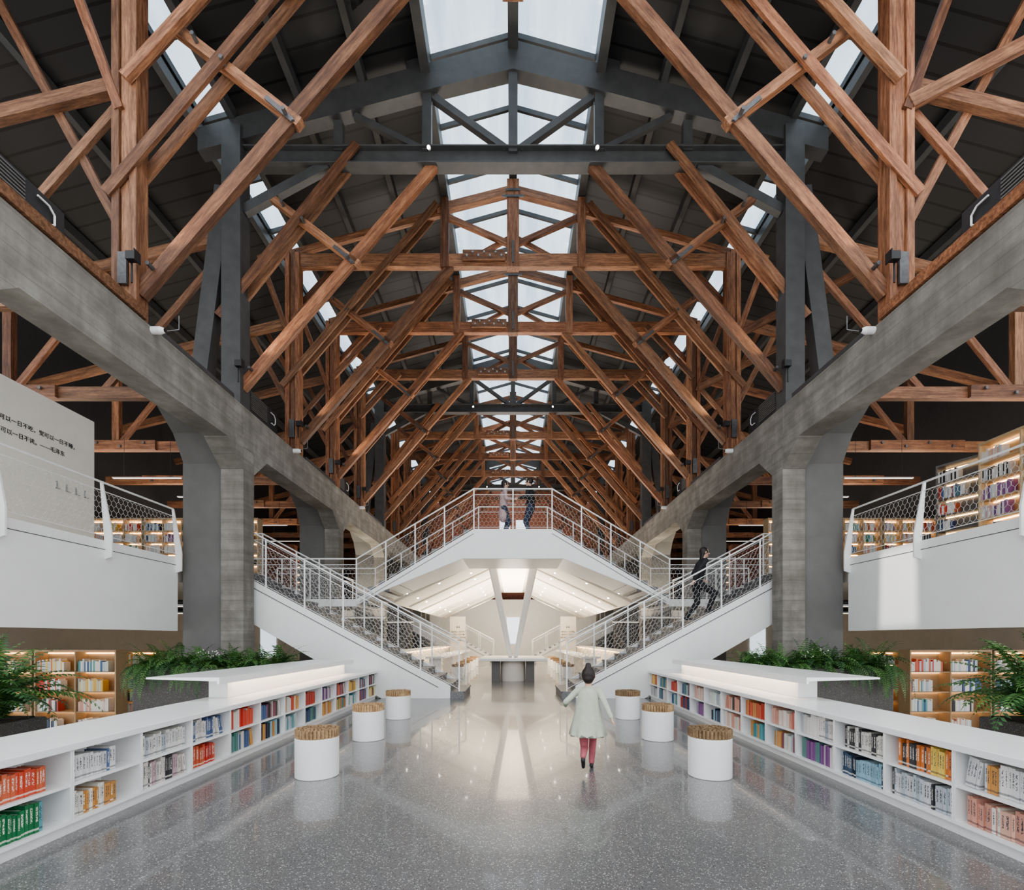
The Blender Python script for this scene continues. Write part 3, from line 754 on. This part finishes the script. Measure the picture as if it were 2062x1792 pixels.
# ------------------------------------------------------------------ frontal lit shelves
def shelfunit(cx,cy,z0,W_,H_,rows,ncol,rot=0,mat='cream',fillp=.9,lab='cream open bookshelf with warm lit shelves full of books'):
    root=empty('bookshelf',(0,0,0),lab,'bookshelf','lit bookshelves')
    D=.32
    b=MB();b.box(-W_/2,W_/2,D-.02,D,0,H_);b.box(-W_/2,W_/2,0,D-.02,0,.08);b.box(-W_/2,W_/2,0,D-.02,H_-.04,H_)
    b.box(-W_/2,-W_/2+.03,0,D-.02,.08,H_-.04);b.box(W_/2-.03,W_/2,0,D-.02,.08,H_-.04);mk('case',b,M[mat],parent=root)
    cw=W_/ncol
    for k in range(1,ncol):
        b=MB();b.box(-W_/2+k*cw-.012,-W_/2+k*cw+.012,0,D-.02,.08,H_-.04);mk('divider',b,M[mat],parent=root)
    rh=(H_-.12)/rows
    T=Matrix.Translation((cx,cy,z0))@Matrix.Rotation(rot,4,'Z')
    for r in range(rows):
        z=.08+r*rh
        if r: 
            b=MB();b.box(-W_/2+.03,W_/2-.03,.01,D-.02,z-.02,z);mk('shelf',b,M[mat],parent=root)
        b=MB();b.box(-W_/2+.05,W_/2-.05,D-.05,D-.035,z+rh-.045,z+rh-.03);mk('light_strip',b,M['led'],parent=root)
        for k in range(ncol):
            x=-W_/2+k*cw+.03;e=x+cw-.06
            e2=x+(e-x)*random.uniform(fillp-.35,fillp)
            base=random.choice(list(PAL))
            while x<e2:
                t=random.uniform(.02,.045);h=min(rh-.06,random.uniform(.2,.28))
                col=random.choice(PAL[base] if random.random()<.5 else PAL['white'])
                BK.box(x,x+t*.95,.04,.2,z+.001,z+h,0,col,T);x+=t
    root.location=(cx,cy,z0);root.rotation_euler=(0,0,rot)
for s in (-1,1):
    for k in range(3): shelfunit(s*(9.3+k*1.9),16.3,3.0,1.85,2.35,6,3)
    for k in range(2): shelfunit(s*(9.3+k*1.9),24.3,3.0,1.85,2.35,6,3)
    shelfunit(s*9.35,10.6,-1.1,1.75,2.25,5,2,mat='tan',fillp=.85)
    shelfunit(s*11.15,10.6,-1.1,1.75,2.25,5,2,mat='tan',fillp=.85)
    shelfunit(s*11.2,13.8,-1.1,2.6,2.15,6,3,mat='tan')
shelfunit(9.6,9.4,3.0,1.7,2.4,6,2,rot=-R(90),mat='cream',fillp=.8,lab='tall cream bookshelf with warm lit shelves')
shelfunit(9.75,10.85,3.0,.9,2.3,6,1,rot=-R(70),mat='block',fillp=.6,lab='gray framed bookshelf angled beside the tall shelf')
for s in (-1,1):
    b=MB();b.box(s*8.2,s*9.6,18.6,18.9,3.0,4.9);mk('display_cabinet',b,M['brick'],label='dark reddish brown cabinet on the gallery',category='cabinet')
bo=mk('books',BK,M['bookv'],recalc=False,loc=(0,0,0),kind='stuff',label='rows of colourful books filling the shelves',category='books',group='books on the shelves')

# white feature wall with quotation
b=MB();b.box(-9.45,-9.3,4.5,11.03,3.0,6.2);fw=mk('feature_panel',b,M['warmw'],label='tall pale panel wall printed with a quotation',category='partition')
def vtxt(t,yr,z,size,al='RIGHT'):
    o=txt(t,size,-9.296,yr,z,(R(90),0,R(90)),fw,al=al,off=.0008,mat='dark')
vtxt('饭可以一日不吃，觉可以一日不睡，',10.6,5.40,.108)
vtxt('书不可以一日不读。——毛泽东',10.3,5.17,.108)
for k in range(4):
    b=MB();y=10.1+k*.22;b.box(-9.3,-9.27,y,y+.012,4.45,4.6);b.box(-9.3,-9.27,y,y+.1,4.45,4.462)
    mk('hook',b,M['galv'],parent=fw,label='small metal display hook')

for s in (-1,1):
    for (xa,xb,y,z) in ((8.6,10.4,12.9,5.55),(8.4,10.0,14.8,5.6),(8.4,10.4,18.5,5.6),(8.4,10.4,21,5.5)):
        root=empty('linear_pendant_light',(s*(xa+xb)/2,y,z),'slim linear pendant light hanging over shelves','light','linear pendant lights over the gallery')
        b=MB();b.box(s*xa,s*xb,y-.018,y+.018,z,z+.03);mk('light_housing',b,M['white'],parent=root)
        b=MB();b.box(s*(xa+.02),s*(xb-.02),y-.014,y+.014,z-.008,z);mk('diffuser',b,M['lin'],parent=root)
        b=MB()
        for q in (xa+.3,xb-.3): b.tube((s*q,y,z+.03),(s*q,y,6.62),.005,5)
        mk('cable',b,M['black'],parent=root)
    for (xa,xb,y) in ((8.0,11.5,7.5),(8.0,11.5,9.6),(8.0,12.5,12.5),(8.0,12.5,16),(8.0,12.5,20),(5,6.8,19.5),(5,6.8,25)):
        root=empty('under_gallery_fill',(s*(xa+xb)/2,y,2.2),'slim glowing strip added to brighten the aisle under the gallery','light','added fill strips under the gallery')
        zz=2.2  # added glowing strips that brighten the aisles below the slab
        b=MB();b.box(s*xa,s*xb,y-.03,y+.03,zz,zz+.05);mk('light_housing',b,M['white'],parent=root)
        b=MB();b.box(s*(xa+.02),s*(xb-.02),y-.022,y+.022,zz-.012,zz);mk('diffuser',b,M['lin'],parent=root)
        b=MB();b.tube((s*(xa+.3),y,zz+.05),(s*(xa+.3),y,2.65),.006,5);b.tube((s*(xb-.3),y,zz+.05),(s*(xb-.3),y,2.65),.006,5);mk('cable',b,M['black'],parent=root)

# ------------------------------------------------------------------ people
def ik(a,b,l1,l2,pole):
    a=Vector(a);b=Vector(b);d=b-a;L=min(d.length,(l1+l2)*.998);dn=d.normalized();b=a+dn*L
    x=(l1*l1-l2*l2+L*L)/(2*L);h=math.sqrt(max(l1*l1-x*x,0));p=Vector(pole);p=p-dn*p.dot(dn);p.normalize()
    return a+dn*x+p*h,b
def remesh(o,v,sm=3):
    m=o.modifiers.new('remesh','REMESH');m.mode='VOXEL';m.voxel_size=v;m.use_smooth_shade=True
    q=o.modifiers.new('smooth','SMOOTH');q.iterations=sm;q.factor=.5
def human(loc,head_deg,h,pel,feet,hands,label,top,bot,shoe='black',lean=0,hairlong=0,hs=1.0,coat=0,dress=None,bun=False,vox=.009,turn=0):
    loc=Vector(loc);Y=Vector((0,1,0));X=Vector((1,0,0))
    pel=Vector(pel)*h;ch=pel+Vector((0,lean,.2))*h;nk=pel+Vector((0,lean*1.4,.315))*h;hd=nk+Vector((0,.012+lean*.3,.085*hs))*h
    hr=.055*hs*h
    B=MB();T=MB();L=MB();SHS=[];H=MB()
    B.cap(pel,ch,.078*h,.085*h,16,Y,.72);B.cap(ch,nk-Vector((0,0,.02*h)),.085*h,.05*h,16,Y,.68)
    B.cap(nk-Vector((0,0,.03*h)),hd-Vector((0,0,.03*h)),.03*h*hs**.5,.028*h*hs**.5)
    B.cap(hd+Vector((0,0,-.014*h*hs)),hd+Vector((0,-.004*h,.014*h*hs)),hr*.9,hr,16,X,.88)
    B.cap(hd+Vector((0,.02*h*hs,-.042*h*hs)),hd+Vector((0,.028*h*hs,-.044*h*hs)),hr*.5,hr*.38)
    f=hr*1.02
    B.cap(hd+Vector((0,f,.004*h)),hd+Vector((0,f+.008*h,-.012*h)),.005*h,.008*h,8)
    for q in (-1,1): B.cap(hd+Vector((q*hr*.9,0,.004*h)),hd+Vector((q*hr*.92,-.004*h,-.012*h)),.010*h,.007*h,8)
    T.cap(pel+Vector((0,0,-.01*h)),ch,.088*h,.094*h,18,Y,.74);T.cap(ch,nk-Vector((0,0,.035*h)),.094*h,.062*h,18,Y,.68)
    L.cap(pel+Vector((0,0,-.02*h)),pel+Vector((0,0,.03*h)),.088*h,.082*h,16,Y,.76)
    for q,ft in zip((-1,1),feet):
        hip=pel+Vector((q*.048*h,0,-.02*h));ank=Vector(ft[:3])*h
        kn,ank=ik(hip,ank,.245*h,.235*h,(0,1,0))
        B.cap(hip,kn,.048*h,.031*h);B.cap(kn,ank,.031*h,.019*h)
        L.cap(hip,kn,.058*h,.040*h);L.cap(kn,ank+Vector((0,0,.01*h)),.040*h,.029*h)
        pit=ft[3] if len(ft)>3 else 0
        toe=ank+Vector((0,.085*h*math.cos(pit),-.022*h-.085*h*math.sin(pit)));heel=ank+Vector((0,-.02*h,-.020*h))
        SH=MB();SHS.append(SH)
        B.cap(heel,toe,.017*h,.014*h);SH.cap(heel,toe,.023*h,.019*h,12);SH.cap(ank+Vector((0,0,.0)),heel,.023*h,.02*h)
    for q,hn in zip((-1,1),hands):
        sh=nk+Vector((q*.105*h,0,-.035*h));el,wr=ik(sh,Vector(hn)*h,.165*h,.145*h,(q*.3,-1,-.1))
        B.cap(sh,el,.027*h,.021*h);B.cap(el,wr,.021*h,.014*h)
        T.cap(sh,el,.036*h,.029*h);T.cap(el,el.lerp(wr,.93),.029*h,.022*h);T.cap(nk+Vector((q*.03*h,0,-.035*h)),sh,.04*h,.036*h)
        d=(wr-el).normalized();pal=wr+d*.045*h;B.cap(wr,pal,.014*h,.018*h,10,X,.55)
        for k in range(4):
            o=Y*((k-1.5)*.0098*h);ln=(.034,.040,.038,.029)[k]*h
            p1=pal+o+d*ln*.55;p2=p1+(d+Vector((-q*.5,0,0))).normalized()*ln*.5
            B.cap(pal+o,p1,.0052*h,.0048*h,6);B.cap(p1,p2,.0048*h,.004*h,6)
        tb=wr+d*.015*h+Y*.012*h;B.cap(tb,tb+(d+Y*.9).normalized()*.034*h,.0062*h,.005*h,6)
    H.cap(hd+Vector((0,-.010*h,.010*h)),hd+Vector((0,-.014*h,.022*h)),hr*1.06,hr*1.03,16,X,.93)
    if hairlong: H.cap(hd+Vector((0,-.03*h,0)),nk+Vector((0,-.04*h,-hairlong*h)),hr*.85,hr*.55,12,Y,.6)
    if bun: 
        H.cap(hd+Vector((0,-.02*h,.10*h)),hd+Vector((0,-.02*h,.105*h)),.034*h,.032*h)
        H.cap(hd+Vector((0,-.03*h,-.02*h)),hd+Vector((0,-.02*h,-.03*h)),hr*.8,hr*.7,12)
    if coat: 
        T.cap(pel,pel+Vector((0,0,-coat*h)),.092*h,.11*h,18,Y,.8)
    ob=mk('person',B,M['skin'],loc=(0,0,0),label=label,category='person')
    WO[ob.name]=Vector((0,0,0));remesh(ob,vox)
    def part(n,mb,mat,l=None,vx=None,rm=True):
        p=mk(n,mb,mat,loc=(0,0,0),smooth=not rm);p.parent=ob;p.location=(0,0,0)
        if rm: remesh(p,vx or .012)
        if l:p['label']=l
        return p
    part('trousers',L,bot);part('hair',H,M['hair'])
    for SH in SHS: part('shoe',SH,M[shoe])
    part('top',T,top)
    if dress:
        D=MB();n=36;rg=[(nk.z-.0*h,.05),(nk.z-.04*h,.085),(nk.z-.12*h,.105),(nk.z-.22*h,.125),(nk.z-.34*h,.155),(nk.z-.45*h,.18),(nk.z-.455*h,.17),(nk.z-.40*h,.12)]
        vs=[];fs=[]
        for j,(z,r) in enumerate(rg):
            for i in range(n):
                t=2*math.pi*i/n;k=1+(.02*(j-2)*math.sin(t*9) if j>2 else 0);yo=-.012*h*max(0,j-3);vs.append((pel.x+math.cos(t)*r*h*k,pel.y+yo+math.sin(t)*r*h*k*.8,z))
        for j in range(len(rg)-1):
            for i in range(n):
                fs.append((j*n+i,j*n+(i+1)%n,(j+1)*n+(i+1)%n,(j+1)*n+i))
        fs.append(tuple(range(n)));D.add(vs,fs);part('dress',D,dress,rm=False)
    for q in (-1,1):
        E=MB();E.cap(hd+Vector((q*.02*h*hs,hr*.93,.004*h)),hd+Vector((q*.02*h*hs,hr*.95,.004*h)),.006*h,.006*h,8)
        part('eye',E,M['black'],rm=False)
    E=MB();E.cap(hd+Vector((-.01*h,hr*.95,-.03*h)),hd+Vector((.01*h,hr*.95,-.03*h)),.004*h,.004*h,6);part('mouth',E,plain('lips',(.45,.15,.13),.5),rm=False)
    ob.location=loc;ob.rotation_euler=(0,0,R(head_deg));return ob
sage=plain('sage_fabric',(.46,.49,.40),.8,.06,20);pinkl=plain('rose_leggings',(.42,.12,.14),.8,.08,20);blk=plain('black_fabric',(.02,.02,.024),.8,.2,20)
navy=plain('navy_denim',(.035,.045,.08),.8,.15,30);pinkc=plain('dusty_pink_coat',(.50,.36,.36),.8,.06,20)
human((.80,5.3,0),-12,1.10,(0,0,.475),[(-.03,-.24,.17,1.1),(.03,.08,.045,0)],[(-.23,.12,.60),(.23,-.12,.52)],'child in pale sage dress and rose leggings running away',sage,pinkl,'black',.035,0,1.28,dress=sage,bun=True,vox=.007)
human((4.40,11.95,1.835),-90,1.80,(0,.02,.50),[(-.05,-.10,.045,.3),(.05,.15,.139,0)],[(-.13,.14,.56),(.15,-.1,.48)],'person in dark clothes climbing the stair',blk,blk,'black',.05,.05)
human((-.28,14.5,4.33),-80,1.70,(0,0,.515),[(-.05,0,.042),(.05,.02,.042)],[(-.12,.17,.62),(.12,.16,.64)],'person in dusty pink coat standing on the platform',pinkc,navy,'black',.01,.08,coat=.14)
human((.52,14.5,4.33),75,1.78,(0,0,.515),[(-.055,0,.042),(.055,.02,.042)],[(-.1,.18,.64),(.13,.12,.6)],'person in black top and dark trousers on the platform',blk,navy,'black',.01,0)

# ------------------------------------------------------------------ lamps
def spot(loc,tgt,e,ang,col=(1,.85,.68),blend=.8,r=.1):
    l=bpy.data.lights.new('spot_lamp','SPOT');l.energy=e;l.spot_size=R(ang);l.spot_blend=blend;l.color=col;l.shadow_soft_size=r
    o=bpy.data.objects.new('spot_lamp',l);C.objects.link(o);o.location=loc;o.rotation_euler=(Vector(tgt)-Vector(loc)).to_track_quat('-Z','Y').to_euler();return o
def area(loc,tgt,e,sx,sy,col=(1,.9,.8)):
    l=bpy.data.lights.new('added_fill_lamp','AREA');l.energy=e;l.shape='RECTANGLE';l.size=sx;l.size_y=sy;l.color=col  # added fill lamp with no fitting around it
    o=bpy.data.objects.new('added_fill_lamp',l);C.objects.link(o);o.location=loc;o.rotation_euler=(Vector(tgt)-Vector(loc)).to_track_quat('-Z','Y').to_euler();return o
for y in (20,28,36): area((0,y,4.6),(0,y+.01,14),380,5,6,(1,.90,.79))  # added fill turned up at the roof timbers
for s in (-1,1):
    area((s*11.5,17,5.6),(s*11.5,17.01,12),180,3,14,(1,.88,.74))  # added fill turned up into the aisle roofs
    area((s*3.3,22,1.0),(s*2,22.01,4),430,.6,12,(1,.88,.71))  # added fill along the sloping hall ceiling
    for y in (7.6,10.6,13.6,16.6): spot((s*5.75,y,7.45),(s*2.5,y+.6,12.5),110,90,(1,.84,.64),1,.05)
area((0,24,1.0),(0,24.01,4),360,1,8,(1,.88,.71))  # added fill for the middle of the hall ceiling
area((0,30.2,3.3),(0,36,1.8),170,5,.6,(1,.90,.76))  # added fill for the hall back wall
L0=Vector((-3,8.8,13.0));T0=Vector((7.32,9.45,2.4));D0=(T0-L0).normalized()
a0=D0.cross(Vector((0,0,1))).normalized();b0=a0.cross(D0)
root=empty('sun_patch_gobo',L0,'small black gobo added to shape the sun patch on the fascia','light')
b=MB();cc=L0+D0*.3;h=.009  # added plates cut the spot down to a sunlit patch
for u,v,w1,w2 in ((-1,0,1,0),(1,0,1,0),(0,-1,0,1),(0,1,0,1)):
    c_=cc+a0*u*(h+.06)+b0*v*(h*1.2+.06)
    hw=.06 if w1 else .14;hh=.14 if w1 else .06
    ps=[c_+a0*x*hw+b0*y_*hh+D0*z*.002 for z in (-1,1) for x,y_ in ((-1,-1),(1,-1),(1,1),(-1,1))]
    b.add(ps,[(0,1,2,3),(7,6,5,4),(0,4,5,1),(1,5,6,2),(2,6,7,3),(3,7,4,0)])
mk('gobo_plate',b,M['black'],parent=root)
spot(L0,T0,8500,12,(1,.96,.88),.1,.002)  # added spot behind the plates stands in for the sun
